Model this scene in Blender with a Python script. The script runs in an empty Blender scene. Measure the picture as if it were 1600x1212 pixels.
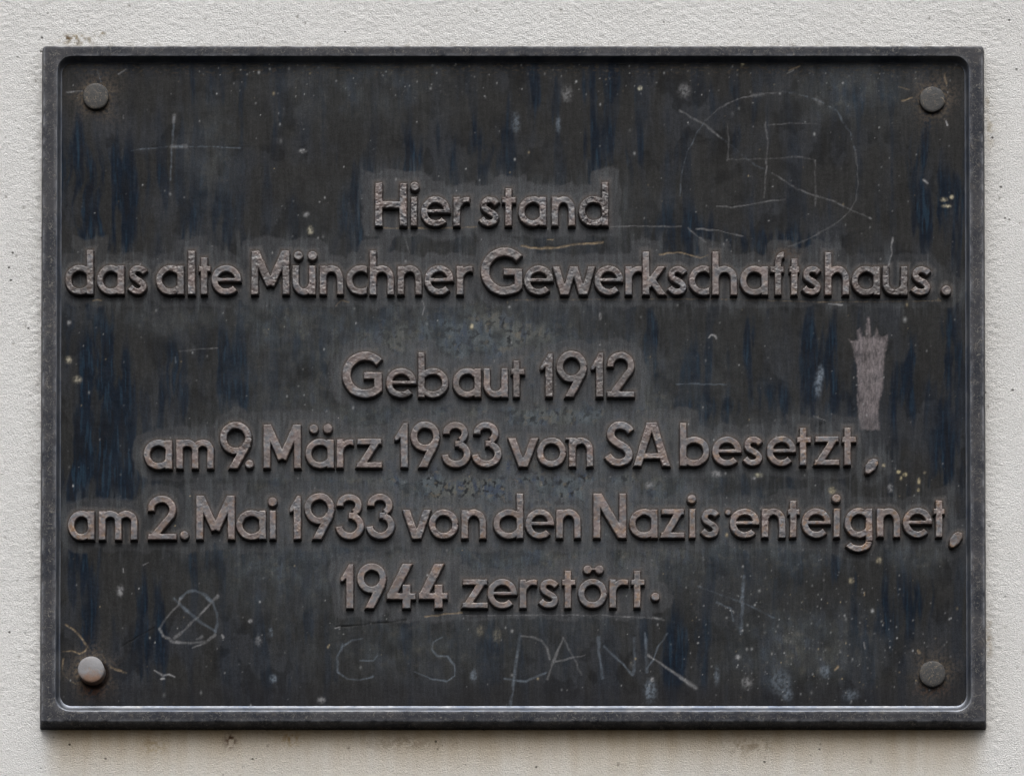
import bpy, math
import numpy as np
from mathutils import Vector

# ------------------------------------------------------------------ scene, camera, light
scene = bpy.context.scene
COL = scene.collection
S = 0.00055                 # metres per photograph pixel on the plaque's front face
DIST = 2.6                  # camera to front face
THICK = 24 * S              # plaque stands this far off the wall
DEEP = 12 * S               # recess depth
RELIEF = 9.0 * S            # letters above the panel
ZC = 2.60                   # height of the plaque centre above ground
Y_FRONT, Y_PANEL = -THICK, -THICK + DEEP
Y_FACE = Y_PANEL - RELIEF
TILT = 0.021
CAM = np.array([0.0, Y_FRONT - DIST, ZC - 1937 * S])
FWD = np.array([0, math.cos(TILT), math.sin(TILT)]); UP = np.array([0, -math.sin(TILT), math.cos(TILT)])
_rel = np.array([0, Y_FRONT, ZC]) - CAM
F = _rel.dot(FWD) / S
SH = F * _rel.dot(UP) / _rel.dot(FWD)


def inv(u, v, y):
    """photograph pixel -> point on the plane at depth y"""
    a = (u - 800) / F; b = (606 - v + SH) / F
    dy = FWD[1] + UP[1] * b; dz = FWD[2] + UP[2] * b
    t = (y - CAM[1]) / dy
    return CAM[0] + t * a, CAM[2] + t * dz


def fwd(x, y, z):
    rx, ry, rz = x - CAM[0], y - CAM[1], z - CAM[2]
    zc = ry * FWD[1] + rz * FWD[2]; yc = ry * UP[1] + rz * UP[2]
    return 800 + F * rx / zc, 606 - (F * yc / zc - SH)


cam_d = bpy.data.cameras.new('camera'); cam = bpy.data.objects.new('camera', cam_d); COL.objects.link(cam)
cam.location = CAM.tolist(); cam.rotation_euler = (math.pi / 2 + TILT, 0, 0)
cam_d.sensor_fit = 'HORIZONTAL'; cam_d.sensor_width = 36; cam_d.lens = F / 1600 * 36
cam_d.shift_y = SH / 1600; cam_d.clip_start = 0.05; cam_d.clip_end = 200
scene.camera = cam

SUN_EL, SUN_AZ = 58, 0
world = bpy.data.worlds.new('World'); scene.world = world; world.use_nodes = True
wn = world.node_tree; wn.nodes.clear()
wo = wn.nodes.new('ShaderNodeOutputWorld'); wb = wn.nodes.new('ShaderNodeBackground')
sky = wn.nodes.new('ShaderNodeTexSky'); sky.sky_type = 'NISHITA'; sky.sun_disc = False
sky.sun_elevation = math.radians(SUN_EL); sky.sun_rotation = math.radians(180 + SUN_AZ)
sky.dust_density = 6.0; sky.air_density = 1.0; sky.ozone_density = 1.0
hs = wn.nodes.new('ShaderNodeHueSaturation'); hs.inputs['Saturation'].default_value = 0.22
wb.inputs['Strength'].default_value = 0.10
wn.links.new(sky.outputs[0], hs.inputs['Color']); wn.links.new(hs.outputs[0], wb.inputs['Color'])
wn.links.new(wb.outputs[0], wo.inputs['Surface'])
sd = bpy.data.lights.new('sun', 'SUN'); sun = bpy.data.objects.new('sun', sd); COL.objects.link(sun)
sd.energy = 1.2; sd.angle = math.radians(50); sd.color = (1.0, 0.97, 0.93)
sun.location = (0, -4, 6)
sun.rotation_euler = (math.radians(90 - SUN_EL), 0, math.radians(SUN_AZ))   # shines towards +Y and down
scene.view_settings.view_transform = 'Standard'; scene.view_settings.look = 'None'
scene.view_settings.exposure = 0.46; scene.view_settings.gamma = 1.0

# ------------------------------------------------------------------ helpers
rng = np.random.default_rng(7)


def lin(r, g, b):
    c = np.array([r, g, b]) / 255.0
    return np.where(c <= 0.04045, c / 12.92, ((c + 0.055) / 1.055) ** 2.4)


def _hash(ix, iy, seed):
    n = (ix.astype(np.int64) * 374761393 + iy.astype(np.int64) * 668265263 + seed * 1442695041) & 0xffffffff
    n = ((n ^ (n >> 13)) * 1274126177) & 0xffffffff
    n = ((n ^ (n >> 16)) * 2246822519) & 0xffffffff
    return ((n ^ (n >> 15)) & 0xffffff) / float(0xffffff)


def vn(x, y, seed=0):
    ix = np.floor(x); iy = np.floor(y); fx = x - ix; fy = y - iy
    fx = fx * fx * fx * (fx * (fx * 6 - 15) + 10); fy = fy * fy * fy * (fy * (fy * 6 - 15) + 10)
    a = _hash(ix, iy, seed); b = _hash(ix + 1, iy, seed); c = _hash(ix, iy + 1, seed); d = _hash(ix + 1, iy + 1, seed)
    return (a * (1 - fx) + b * fx) * (1 - fy) + (c * (1 - fx) + d * fx) * fy


def pn(x, y, seed=0):
    ix = np.floor(x); iy = np.floor(y); fx = x - ix; fy = y - iy
    u = fx * fx * fx * (fx * (fx * 6 - 15) + 10); w = fy * fy * fy * (fy * (fy * 6 - 15) + 10)
    def g(a, b):
        t = _hash(ix + a, iy + b, seed) * 2 * math.pi; return np.cos(t) * (fx - a) + np.sin(t) * (fy - b)
    return 0.5 + 0.85 * ((g(0, 0) * (1 - u) + g(1, 0) * u) * (1 - w) + (g(0, 1) * (1 - u) + g(1, 1) * u) * w)


def fbm(x, y, seed=0, o=4, g=0.5):
    t = 0; a = 1; s = 0
    for k in range(o):
        ca, sa = math.cos(k * 0.9), math.sin(k * 0.9)
        t = t + a * pn((x * ca - y * sa) * 2 ** k + 17.3 * k, (x * sa + y * ca) * 2 ** k - 9.1 * k, seed + k * 31); s += a; a *= g
    return 0.5 + (t / s - 0.5) * 1.12


def sst(a, b, x):
    t = np.clip((x - a) / (b - a), 0, 1); return t * t * (3 - 2 * t)


def mesh_obj(name, co, faces, mat, parent=None, smooth=True, colors=None, floats=None):
    """co (n,3) float, faces (m,4) int -> one mesh object"""
    me = bpy.data.meshes.new(name)
    co = np.ascontiguousarray(co, dtype=np.float32); faces = np.ascontiguousarray(faces, dtype=np.int32)
    k = faces.shape[1]
    me.vertices.add(len(co)); me.vertices.foreach_set('co', co.ravel())
    me.loops.add(faces.size); me.loops.foreach_set('vertex_index', faces.ravel())
    me.polygons.add(len(faces)); me.polygons.foreach_set('loop_start', np.arange(0, faces.size, k, dtype=np.int32))
    me.update(calc_edges=True)
    if smooth:
        me.polygons.foreach_set('use_smooth', np.ones(len(faces), dtype=bool))
    for nm, c in (colors or {}).items():
        at = me.attributes.new(nm, 'FLOAT_COLOR', 'POINT')
        at.data.foreach_set('color', np.ascontiguousarray(np.column_stack([c, np.ones(len(c))]), dtype=np.float32).ravel())
    for nm, c in (floats or {}).items():
        at = me.attributes.new(nm, 'FLOAT', 'POINT'); at.data.foreach_set('value', np.ascontiguousarray(c, dtype=np.float32))
    me.materials.append(mat)
    o = bpy.data.objects.new(name, me); COL.objects.link(o)
    if parent is not None:
        o.parent = parent; o.matrix_parent_inverse = parent.matrix_basis.inverted()
    return o


def grid_faces(nr, nc, keep=None):
    i = np.arange(nr * nc).reshape(nr, nc)
    f = np.stack([i[:-1, :-1], i[:-1, 1:], i[1:, 1:], i[1:, :-1]], -1)
    return f[keep] if keep is not None else f.reshape(-1, 4)


def compact(co, f, *attrs):
    used = np.unique(f); mp = np.zeros(len(co), dtype=np.int32); mp[used] = np.arange(len(used))
    return (co[used], mp[f]) + tuple(a[used] for a in attrs)


class NT:
    def __init__(s, name):
        s.m = bpy.data.materials.new(name); s.m.use_nodes = True; s.t = s.m.node_tree
        s.b = s.t.nodes['Principled BSDF']

    def n(s, typ, ins=None, **kw):
        nd = s.t.nodes.new('ShaderNode' + typ)
        for k, v in kw.items(): setattr(nd, k, v)
        for k, v in (ins or {}).items(): s.set(nd.inputs[k], v)
        return nd

    def set(s, sock, v):
        if isinstance(v, bpy.types.NodeSocket): s.t.links.new(v, sock)
        else: sock.default_value = v

    def noise(s, scale, detail=4, rough=0.55, vec=None):
        nd = s.n('TexNoise', {'Scale': scale, 'Detail': detail, 'Roughness': rough})
        if vec is not None: s.set(nd.inputs['Vector'], vec)
        return nd.outputs['Fac']

    def vec(s, scale=(1, 1, 1)):
        tc = s.n('TexCoord'); mp = s.n('Mapping', {'Vector': tc.outputs['Object'], 'Scale': scale})
        return mp.outputs['Vector']

    def mix(s, fac, a, b, mode='MIX'):
        nd = s.n('Mix', data_type='RGBA', blend_type=mode)
        s.set(nd.inputs[0], fac); s.set(nd.inputs[6], a); s.set(nd.inputs[7], b); return nd.outputs[2]

    def rng(s, v, a, b, c, d):
        nd = s.n('MapRange', {'Value': v, 'From Min': a, 'From Max': b, 'To Min': c, 'To Max': d}); return nd.outputs[0]

    def math(s, op, a, b=0.0):
        nd = s.n('Math', operation=op); s.set(nd.inputs[0], a); s.set(nd.inputs[1], b); return nd.outputs[0]

    def bump(s, h, dist, strength=1.0):
        nd = s.n('Bump', {'Height': h, 'Distance': dist, 'Strength': strength})
        s.set(s.b.inputs['Normal'], nd.outputs['Normal']); return nd

    def attr(s, name):
        return s.n('Attribute', attribute_name=name)


def rgba(c): return (float(c[0]), float(c[1]), float(c[2]), 1.0)


# ------------------------------------------------------------------ materials
# plaster wall
W = NT('white_plaster')
v = W.vec()
base = W.mix(W.rng(W.noise(9, 5, 0.6, v), 0.35, 0.7, 0, 1), (0.775, 0.77, 0.76, 1), (0.82, 0.82, 0.815, 1))
base = W.mix(W.rng(W.noise(640, 3, 0.6, v), 0.36, 0.5, 0.34, 0), base, (0.42, 0.41, 0.39, 1))
pits = W.n('TexVoronoi', {'Vector': v, 'Scale': 95.0, 'Randomness': 1.0})
pm = W.rng(pits.outputs['Distance'], 0.06, 0.13, 1, 0)
pm = W.math('MULTIPLY', pm, W.rng(W.noise(24, 2, 0.5, v), 0.52, 0.6, 0, 0.85))
base = W.mix(pm, base, (0.10, 0.095, 0.085, 1))
dc = W.attr('dirt_color'); df = W.attr('dirt_amount')
base = W.mix(df.outputs['Fac'], base, dc.outputs['Color'], 'MULTIPLY')
W.set(W.b.inputs['Base Color'], base); W.b.inputs['Roughness'].default_value = 0.9
W.b.inputs['Specular IOR Level'].default_value = 0.2
gv = W.vec((1.0, 1.0, 1.0))
hh = W.math('ADD', W.noise(760, 4, 0.62, gv), W.math('MULTIPLY', pm, -0.8))
W.bump(hh, 0.0017, 0.9)
M_WALL = W.m

# recessed panel: patina colour per vertex, fine vertical grain on top
P = NT('dark_patina')
gv = P.vec((1, 1, 0.12))
pa = P.attr('patina')
grain = P.rng(P.noise(420, 3, 0.6, gv), 0.3, 0.7, 0.82, 1.2)
fine = P.rng(P.noise(900, 3, 0.65, P.vec()), 0.3, 0.7, 0.72, 1.3)
gm = P.n('Combine' + 'XYZ'); mul = P.math('MULTIPLY', grain, fine)
for k in range(3): P.set(gm.inputs[k], mul)
P.set(P.b.inputs['Base Color'], P.mix(1.0, pa.outputs['Color'], gm.outputs[0], 'MULTIPLY'))
P.set(P.b.inputs['Roughness'], P.rng(P.noise(60, 4, 0.6, gv), 0.3, 0.7, 0.34, 0.58))
P.b.inputs['Specular IOR Level'].default_value = 0.05
P.bump(P.noise(700, 4, 0.6, P.vec()), 0.00025, 0.6)
M_PANEL = P.m


def rim_mat(name, cols, spec, rough, metallic, streak=(1, 1, 1), lines=0.0):
    R = NT(name); v = R.vec(streak)
    c = R.mix(R.rng(R.noise(38, 5, 0.65, v), 0.38, 0.62, 0, 1), rgba(cols[0]), rgba(cols[1]))
    c = R.mix(R.rng(R.noise(120, 5, 0.7, R.vec()), 0.55, 0.72, 0, 0.7), c, rgba(cols[2]))
    sp = R.math('MULTIPLY', R.rng(R.noise(520, 5, 0.75, R.vec()), 0.56, 0.72, 0, 0.75), R.rng(R.noise(70, 3, 0.6, R.vec()), 0.40, 0.62, 0.15, 1))
    c = R.mix(sp, c, rgba(cols[3]))
    wr_ = R.math('MULTIPLY', R.attr('wear').outputs['Fac'], R.rng(R.noise(85, 5, 0.7, R.vec()), 0.42, 0.62, 0.05, 0.8))
    c = R.mix(wr_, c, rgba(lin(138, 140, 146)))
    if lines:
        nd = R.n('TexNoise', {'Vector': R.vec(), 'Scale': 130.0, 'Detail': 2.0, 'Distortion': 1.6})
        ab = R.math('ABSOLUTE', R.math('SUBTRACT', nd.outputs['Fac'], 0.5))
        c = R.mix(R.math('MULTIPLY', R.rng(ab, 0.0, 0.022, lines, 0), R.rng(R.noise(200, 2, 0.5, R.vec()), .4, .6, 0, 1)), c, rgba(cols[3]))
    R.set(R.b.inputs['Base Color'], c)
    R.set(R.b.inputs['Roughness'], R.rng(R.noise(150, 4, 0.6, R.vec()), 0.3, 0.7, rough - 0.1, rough + 0.12))
    R.b.inputs['Specular IOR Level'].default_value = spec; R.b.inputs['Metallic'].default_value = metallic
    R.bump(R.noise(600, 4, 0.65, R.vec()), 0.0004, 0.55)
    return R.m


M_RIM = rim_mat('rim_patina', [lin(64, 64, 68), lin(40, 43, 51), lin(84, 80, 77), lin(150, 146, 138)], 0.12, 0.5, 0.0, lines=.5)
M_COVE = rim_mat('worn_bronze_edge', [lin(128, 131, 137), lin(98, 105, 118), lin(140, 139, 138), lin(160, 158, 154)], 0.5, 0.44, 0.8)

# letters: brown bronze, pitted, ochre bloom where the attribute says so
L = NT('letter_bronze')
v = L.vec()
lc = L.mix(L.rng(L.noise(75, 4, 0.62, v), 0.45, 0.55, 0, 1), rgba(lin(113, 99, 97)), rgba(lin(97, 98, 104)))
lc = L.mix(L.rng(L.noise(200, 4, 0.6, v), 0.5, 0.7, 0, 0.6), lc, rgba(lin(128, 112, 103)))
oc = L.attr('ochre')
lc = L.mix(L.math('MULTIPLY', oc.outputs['Fac'], L.rng(L.noise(210, 4, 0.7, v), 0.42, 0.62, 0, .95)), lc, rgba(lin(134, 104, 76)))
lc = L.mix(L.rng(L.noise(360, 3, 0.6, v), 0.60, 0.74, 0, 0.5), lc, rgba(lin(48, 44, 44)))
wr = L.attr('worn')
lc = L.mix(L.math('MULTIPLY', wr.outputs['Fac'], L.rng(L.noise(300, 3, 0.6, v), 0.35, 0.6, 0.1, 0.8)), lc, rgba(lin(166, 156, 149)))
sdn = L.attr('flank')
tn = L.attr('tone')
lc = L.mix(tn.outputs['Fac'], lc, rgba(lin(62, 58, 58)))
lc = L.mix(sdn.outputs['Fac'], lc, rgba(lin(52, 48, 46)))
L.set(L.b.inputs['Base Color'], lc)
L.set(L.b.inputs['Roughness'], L.rng(L.noise(240, 3, 0.6, v), 0.3, 0.7, 0.26, 0.5))
L.b.inputs['Specular IOR Level'].default_value = 0.5
L.bump(L.noise(520, 3, 0.55, v), 0.0004, 0.35)
M_LETTER = L.m

M_BOLT = rim_mat('bolt_bronze', [lin(66, 64, 62), lin(56, 57, 59), lin(84, 77, 68), lin(128, 116, 98)], 0.3, 0.5, 0.1, lines=.9)
M_BOLT_PALE = rim_mat('bolt_galvanised', [lin(140, 140, 143), lin(128, 126, 128), lin(148, 122, 98), lin(158, 150, 142)], 0.35, 0.55, 0.1)

# ------------------------------------------------------------------ plaster wall
def build_wall():
    st = 2.1 * S
    x0, z1 = inv(-160, -120, 0.0); x1, z0 = inv(1760, 1330, 0.0)
    xs = np.arange(x0, x1 + st, st); zs = np.arange(z0, z1 + st, st)
    X, Z = np.meshgrid(xs, zs)
    U, V = fwd(X, 0.0, Z)
    # relief: sanded lime plaster with slanting float marks
    ca, sa = math.cos(0.35), math.sin(0.35)
    A = U * ca + V * sa; B = -U * sa + V * ca
    g1 = fbm(A / 13, B / 7, 3, 2, 0.6) - 0.5
    g2 = fbm(A / 7.1 + B / 15, B / 6.3, 9, 1, 0.7) - 0.5
    low = fbm(U / 90, V / 90, 5, 3) - 0.5
    rough = 0.55 + 0.35 * sst(120, 40, V)                           # stronger grain above the plaque
    rough = rough + 0.9 * np.exp(-((U - 57) / 11.0) ** 2) * sst(70, 110, V) * sst(1130, 1080, V)
    rough = rough + 0.45 * sst(1534, 1540, U) * sst(1575, 1556, U)
    rough = rough * (1 - 0.45 * sst(1562, 1572, U)) * (1 - 0.35 * sst(1130, 1150, V))
    h = (1.5 * g1 + 1.1 * g2) * rough * 2.0 + low * 1.6
    # small blow holes
    n = 420
    pu = rng.uniform(-250, 1850, n); pv = rng.uniform(-190, 1410, n); pr = rng.uniform(.9, 2.0, n)
    hole = np.zeros_like(h)
    for a, b, r in zip(pu, pv, pr):
        j = int((inv(a, b, 0)[0] - x0) / st); i = int((inv(a, b, 0)[1] - z0) / st)
        sl = (slice(max(i - 4, 0), i + 5), slice(max(j - 4, 0), j + 5))
        if U[sl].size:
            hole[sl] = np.maximum(hole[sl], np.exp(-(((U[sl] - a) / r) ** 2 + ((V[sl] - b) / (r * 1.3)) ** 2)))
    h = h - 3.0 * hole
    fade = np.minimum.reduce([np.arange(X.shape[1])[None, :] + 0 * X, (X.shape[1] - 1 - np.arange(X.shape[1]))[None, :] + 0 * X,
                              np.arange(X.shape[0])[:, None] + 0 * X, (X.shape[0] - 1 - np.arange(X.shape[0]))[:, None] + 0 * X])
    h = h * np.clip(fade / 25.0, 0, 1)
    Y = -(h * S * 0.40)
    # dirt: grime washed down from the plaque, grey edge strips, mortar crumbs
    n1 = fbm(U / 150, V / 70, 21, 3); n2 = fbm(U / 14, V / 14, 22, 4); n3 = fbm(U / 22, V / 160, 23, 3)
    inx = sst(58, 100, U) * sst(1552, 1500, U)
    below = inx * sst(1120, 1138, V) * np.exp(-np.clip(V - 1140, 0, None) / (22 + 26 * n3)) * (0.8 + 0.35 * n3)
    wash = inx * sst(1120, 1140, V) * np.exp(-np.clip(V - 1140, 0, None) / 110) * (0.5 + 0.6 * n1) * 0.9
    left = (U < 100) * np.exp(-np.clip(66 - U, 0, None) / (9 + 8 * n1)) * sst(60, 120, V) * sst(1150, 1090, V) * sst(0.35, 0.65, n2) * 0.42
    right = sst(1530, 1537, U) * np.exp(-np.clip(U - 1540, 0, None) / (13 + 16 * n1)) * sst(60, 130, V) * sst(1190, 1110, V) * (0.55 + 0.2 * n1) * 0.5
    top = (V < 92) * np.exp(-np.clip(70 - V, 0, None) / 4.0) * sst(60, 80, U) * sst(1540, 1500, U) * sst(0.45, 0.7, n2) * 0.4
    grey = sst(0.42, 0.72, fbm(U / 200, V / 200, 30, 3)) * 0.07
    D = np.zeros(U.shape + (3,)); D[:] = (1, 1, 1)
    def lay(D, m, c):
        m = np.clip(m, 0, 1)[..., None]; return D * (1 - m) + D * np.array(c) * m
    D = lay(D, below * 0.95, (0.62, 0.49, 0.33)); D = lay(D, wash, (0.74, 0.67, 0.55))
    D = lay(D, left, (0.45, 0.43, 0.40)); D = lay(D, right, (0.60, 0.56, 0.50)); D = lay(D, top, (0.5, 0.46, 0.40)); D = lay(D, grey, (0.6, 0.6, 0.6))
    D = lay(D, hole * 0.75, (0.25, 0.23, 0.20))
    for (a, b, rx, ry, s, c) in [(120, 62, 22, 7, 1.6, (0.45, 0.38, 0.27)), (104, 60, 7, 4, 1.4, (0.35, 0.28, 0.2)), (157, 53, 7, 4, 1.6, (0.42, 0.36, 0.26)),
                                 (360, 1157, 8, 11, 1.6, (0.22, 0.14, 0.10)), (455, 1152, 14, 12, 0.9, (0.62, 0.45, 0.2)), (240, 1165, 20, 14, 0.6, (0.6, 0.5, 0.3)),
                                 (1546, 160, 6, 8, 0.9, (0.5, 0.42, 0.3)), (1547, 205, 7, 25, 0.7, (0.55, 0.48, 0.36)), (1545, 1000, 6, 40, 0.7, (0.5, 0.42, 0.32)),
                                 (630, 1160, 60, 10, 0.5, (0.4, 0.35, 0.28)), (1170, 1165, 40, 14, 0.6, (0.4, 0.34, 0.25))]:
        m = np.exp(-((U - a) / rx) ** 2 - ((V - b) / ry) ** 2) * s * sst(0.38, 0.62, n2 * 0.5 + vn(U / 4, V / 4, 41) * 0.5)
        D = lay(D, m, c)
    # drop what the plaque hides
    hid = (U > 110) & (U < 1495) & (V > 115) & (V < 1075)
    keep = ~(hid[:-1, :-1] & hid[1:, 1:] & hid[:-1, 1:] & hid[1:, :-1])
    nr, nc = X.shape
    co = np.stack([X, Y, Z], -1).reshape(-1, 3); f = grid_faces(nr, nc, keep)
    co, f, D2 = compact(co, f, D.reshape(-1, 3))
    # plain wall all round, down to the ground
    bx0, bx1, bz0, bz1 = -3.2, 3.2, 0.0, 4.6
    xa, xb, za, zb = xs[0], xs[-1], zs[0], zs[-1]
    k = len(co)
    ex = np.array([[bx0, 0, bz0], [xa, 0, bz0], [xb, 0, bz0], [bx1, 0, bz0], [bx0, 0, za], [xa, 0, za], [xb, 0, za], [bx1, 0, za],
                   [bx0, 0, zb], [xa, 0, zb], [xb, 0, zb], [bx1, 0, zb], [bx0, 0, bz1], [xa, 0, bz1], [xb, 0, bz1], [bx1, 0, bz1]])
    ef = np.array([[r * 4 + c, r * 4 + c + 1, r * 4 + c + 5, r * 4 + c + 4] for r in range(3) for c in range(3) if (r, c) != (1, 1)]) + k
    co = np.vstack([co, ex]); f = np.vstack([f, ef]); D2 = np.vstack([D2, np.ones((16, 3))])
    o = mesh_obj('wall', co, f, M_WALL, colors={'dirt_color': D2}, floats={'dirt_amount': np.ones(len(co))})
    o['kind'] = 'structure'


build_wall()

# ------------------------------------------------------------------ the plaque
_, ZB = inv(800, 1126, Y_FRONT); _, ZT = inv(800, 72.5, Y_FRONT)
XL = inv(67.0, 606, Y_FRONT)[0]; XR = inv(1536.5, 606, Y_FRONT)[0]
plaque = bpy.data.objects.new('memorial_plaque', None); COL.objects.link(plaque)
plaque.location = (0, Y_FRONT, ZB); plaque.empty_display_size = 0.1
plaque['label'] = 'dark patinated bronze memorial plaque with raised German inscription bolted to a white plaster wall'
plaque['category'] = 'plaque'
bpy.context.view_layer.update()
IXL = inv(88, 606, Y_FRONT)[0]; IXR = inv(1516, 606, Y_FRONT)[0]; IZT = inv(800, 87.5, Y_FRONT)[1]; IZB = inv(800, 1110, Y_FRONT)[1]


def ring(x0, x1, z0, z1, r, y, nside=150, ncor=10, wob=0.0, seed=0):
    pts = []
    def corner(cx, cz, a0):
        for k in range(ncor + 1):
            a = a0 + k / ncor * math.pi / 2; pts.append((cx + r * math.cos(a), cz + r * math.sin(a)))
    def side(a, b):
        for k in range(1, nside):
            t = k / nside; pts.append((a[0] + (b[0] - a[0]) * t, a[1] + (b[1] - a[1]) * t))
    corner(x1 - r, z0 + r, -math.pi / 2); side((x1, z0 + r), (x1, z1 - r))
    corner(x1 - r, z1 - r, 0); side((x1 - r, z1), (x0 + r, z1))
    corner(x0 + r, z1 - r, math.pi / 2); side((x0, z1 - r), (x0, z0 + r))
    corner(x0 + r, z0 + r, math.pi); side((x0 + r, z0), (x1 - r, z0))
    p = np.array(pts); n = len(p); out = np.zeros((n, 3)); out[:, 0] = p[:, 0]; out[:, 2] = p[:, 1]; out[:, 1] = y
    if wob:
        out[:, 0] += (fbm(p[:, 0] / (14 * S), p[:, 1] / (14 * S), 50 + seed, 3) - 0.5) * wob * S
        out[:, 2] += (fbm(p[:, 0] / (14 * S), p[:, 1] / (14 * S), 70 + seed, 3) - 0.5) * wob * S
        out[:, 1] += (fbm(p[:, 0] / (9 * S), p[:, 1] / (9 * S), 90 + seed, 3) - 0.5) * wob * S
    return out


def loft(name, rings, mat, wear=None):
    n = len(rings[0]); co = np.vstack(rings); m = len(rings)
    f = []
    j = np.arange(n)
    for i in range(m - 1):
        f.append(np.stack([i * n + j, i * n + (j + 1) % n, (i + 1) * n + (j + 1) % n, (i + 1) * n + j], -1))
    wv = np.repeat(np.array(wear if wear else [0.0] * m), n)
    return mesh_obj(name, co, np.vstack(f), mat, plaque, floats={'wear': wv})


prof_out = [(-7.0, 25.5, .4), (-5.4, 18, .5), (-3.2, 9, .6), (-1.0, 2.4, 1.0), (-0.2, 1.0, 1.2), (0.9, 0.25, .7), (2.2, 0.0, .6)]
rings = [ring(XL + a * S, XR - a * S, ZB + a * S, ZT - a * S, 2.5 * S + 0.4 * S, Y_FRONT + b * S, wob=w, seed=1) for a, b, w in prof_out]
for t in (0.25, 0.5, 0.75):
    g = 2.4 * S
    rings.append(ring(XL + g + (IXL - XL - 2 * g) * t, XR - g + (IXR - XR + 2 * g) * t, ZB + g + (IZB - ZB - 2 * g) * t, ZT - g + (IZT - ZT + 2 * g) * t,
                      (3 + 20 * t) * S, Y_FRONT, wob=0.9, seed=2))
rings.append(ring(IXL - 2 * S, IXR + 2 * S, IZB - 2 * S, IZT + 2 * S, 25 * S, Y_FRONT + 0.05 * S, wob=.7, seed=3))
rings.append(ring(IXL - .6 * S, IXR + .6 * S, IZB - .6 * S, IZT + .6 * S, 23.5 * S, Y_FRONT + 0.4 * S, wob=.7, seed=4))
loft('rim', rings, M_RIM, [0, 0, .1, .5, 1, .8, .25, 0, 0, 0, .4, 1])
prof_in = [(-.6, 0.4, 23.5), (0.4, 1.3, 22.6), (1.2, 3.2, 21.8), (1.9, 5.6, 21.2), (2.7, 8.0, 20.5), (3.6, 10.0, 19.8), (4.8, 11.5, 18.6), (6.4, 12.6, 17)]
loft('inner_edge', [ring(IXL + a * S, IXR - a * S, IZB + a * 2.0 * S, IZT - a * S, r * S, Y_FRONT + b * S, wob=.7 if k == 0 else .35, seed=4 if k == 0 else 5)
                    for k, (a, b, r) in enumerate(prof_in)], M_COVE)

# ------------------------------------------------------------------ letter shapes as distance fields (pixels, y up, baseline 0)
SW, BW = 11.2, 10.4           # stem and bowl stroke


def seg_d(X, Y, a, b, w, ca, cb):
    dx, dy = b[0] - a[0], b[1] - a[1]; Ln = math.hypot(dx, dy) or 1e-6; ux, uy = dx / Ln, dy / Ln
    al = (X - a[0]) * ux + (Y - a[1]) * uy; pe = np.abs((Y - a[1]) * ux - (X - a[0]) * uy)
    lo = -al; hi = al - Ln
    r1 = np.where(lo > 0, np.hypot(lo, pe) - w / 2, pe - w / 2)
    r1 = np.where(hi > 0, np.hypot(hi, pe) - w / 2, r1)
    bx = np.maximum(pe - w / 2, np.maximum(lo, hi))
    d = r1
    if ca: d = np.where(lo > -w * 0.5, np.where(lo > hi, np.maximum(pe - w / 2, lo), d), d)
    if cb: d = np.where(hi > -w * 0.5, np.where(hi >= lo, np.maximum(pe - w / 2, hi), d), d)
    if ca and cb: d = bx
    return d


def stroke(X, Y, pts, w, cut=True):
    d = None; n = len(pts) - 1
    for i in range(n):
        e = seg_d(X, Y, pts[i], pts[i + 1], w, i == 0, i == n - 1)
        d = e if d is None else np.minimum(d, e)
    if cut:                                                          # square ends
        for a, b in ((pts[0], pts[1]), (pts[-1], pts[-2])):
            L_ = math.hypot(a[0] - b[0], a[1] - b[1]) or 1e-6
            be = ((X - a[0]) * (a[0] - b[0]) + (Y - a[1]) * (a[1] - b[1])) / L_
            d = np.where(np.hypot(X - a[0], Y - a[1]) < w * .78, np.maximum(d, be), d)
    return d


def arc(cx, cy, rx, ry, a0, a1, n=20):
    return [(cx + rx * math.cos(math.radians(a0 + (a1 - a0) * k / n)), cy + ry * math.sin(math.radians(a0 + (a1 - a0) * k / n))) for k in range(n + 1)]


def ell(X, Y, cx, cy, rx, ry, w):
    return stroke(X, Y, arc(cx, cy, rx, ry, 0, 350, 30) + [(cx + rx, cy)], w, False)


def box(X, Y, x0, y0, x1, y1):
    return np.maximum(np.maximum(x0 - X, X - x1), np.maximum(y0 - Y, Y - y1))


def poly(X, Y, P):
    d = np.full(X.shape, 1e9); s = np.zeros(X.shape, bool); n = len(P)
    for i in range(n):
        a, b = P[i], P[(i + 1) % n]; ex, ey = b[0] - a[0], b[1] - a[1]
        t = np.clip(((X - a[0]) * ex + (Y - a[1]) * ey) / (ex * ex + ey * ey + 1e-9), 0, 1)
        d = np.minimum(d, np.hypot(X - a[0] - t * ex, Y - a[1] - t * ey))
        c = ((a[1] > Y) != (b[1] > Y)) & (X < ex * (Y - a[1]) / (ey if ey else 1e-9) + a[0]); s ^= c
    return np.where(s, -d, d)


def cat(P, n=5):
    P = [P[0]] + list(P) + [P[-1]]; out = []
    for i in range(1, len(P) - 2):
        p0, p1, p2, p3 = map(np.array, P[i - 1:i + 3])
        for k in range(n):
            t = k / n
            out.append(tuple(0.5 * ((2 * p1) + (-p0 + p2) * t + (2 * p0 - 5 * p1 + 4 * p2 - p3) * t * t + (-p0 + 3 * p1 - 3 * p2 + p3) * t ** 3)))
    return out + [tuple(P[-2])]


def bowl(X, Y, w, h):
    r = (w + 1.5) / 2 - BW / 2
    return np.maximum(ell(X, Y, r + BW / 2, h / 2, r, h / 2 + .6 - BW / 2, BW), X - w)


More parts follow.
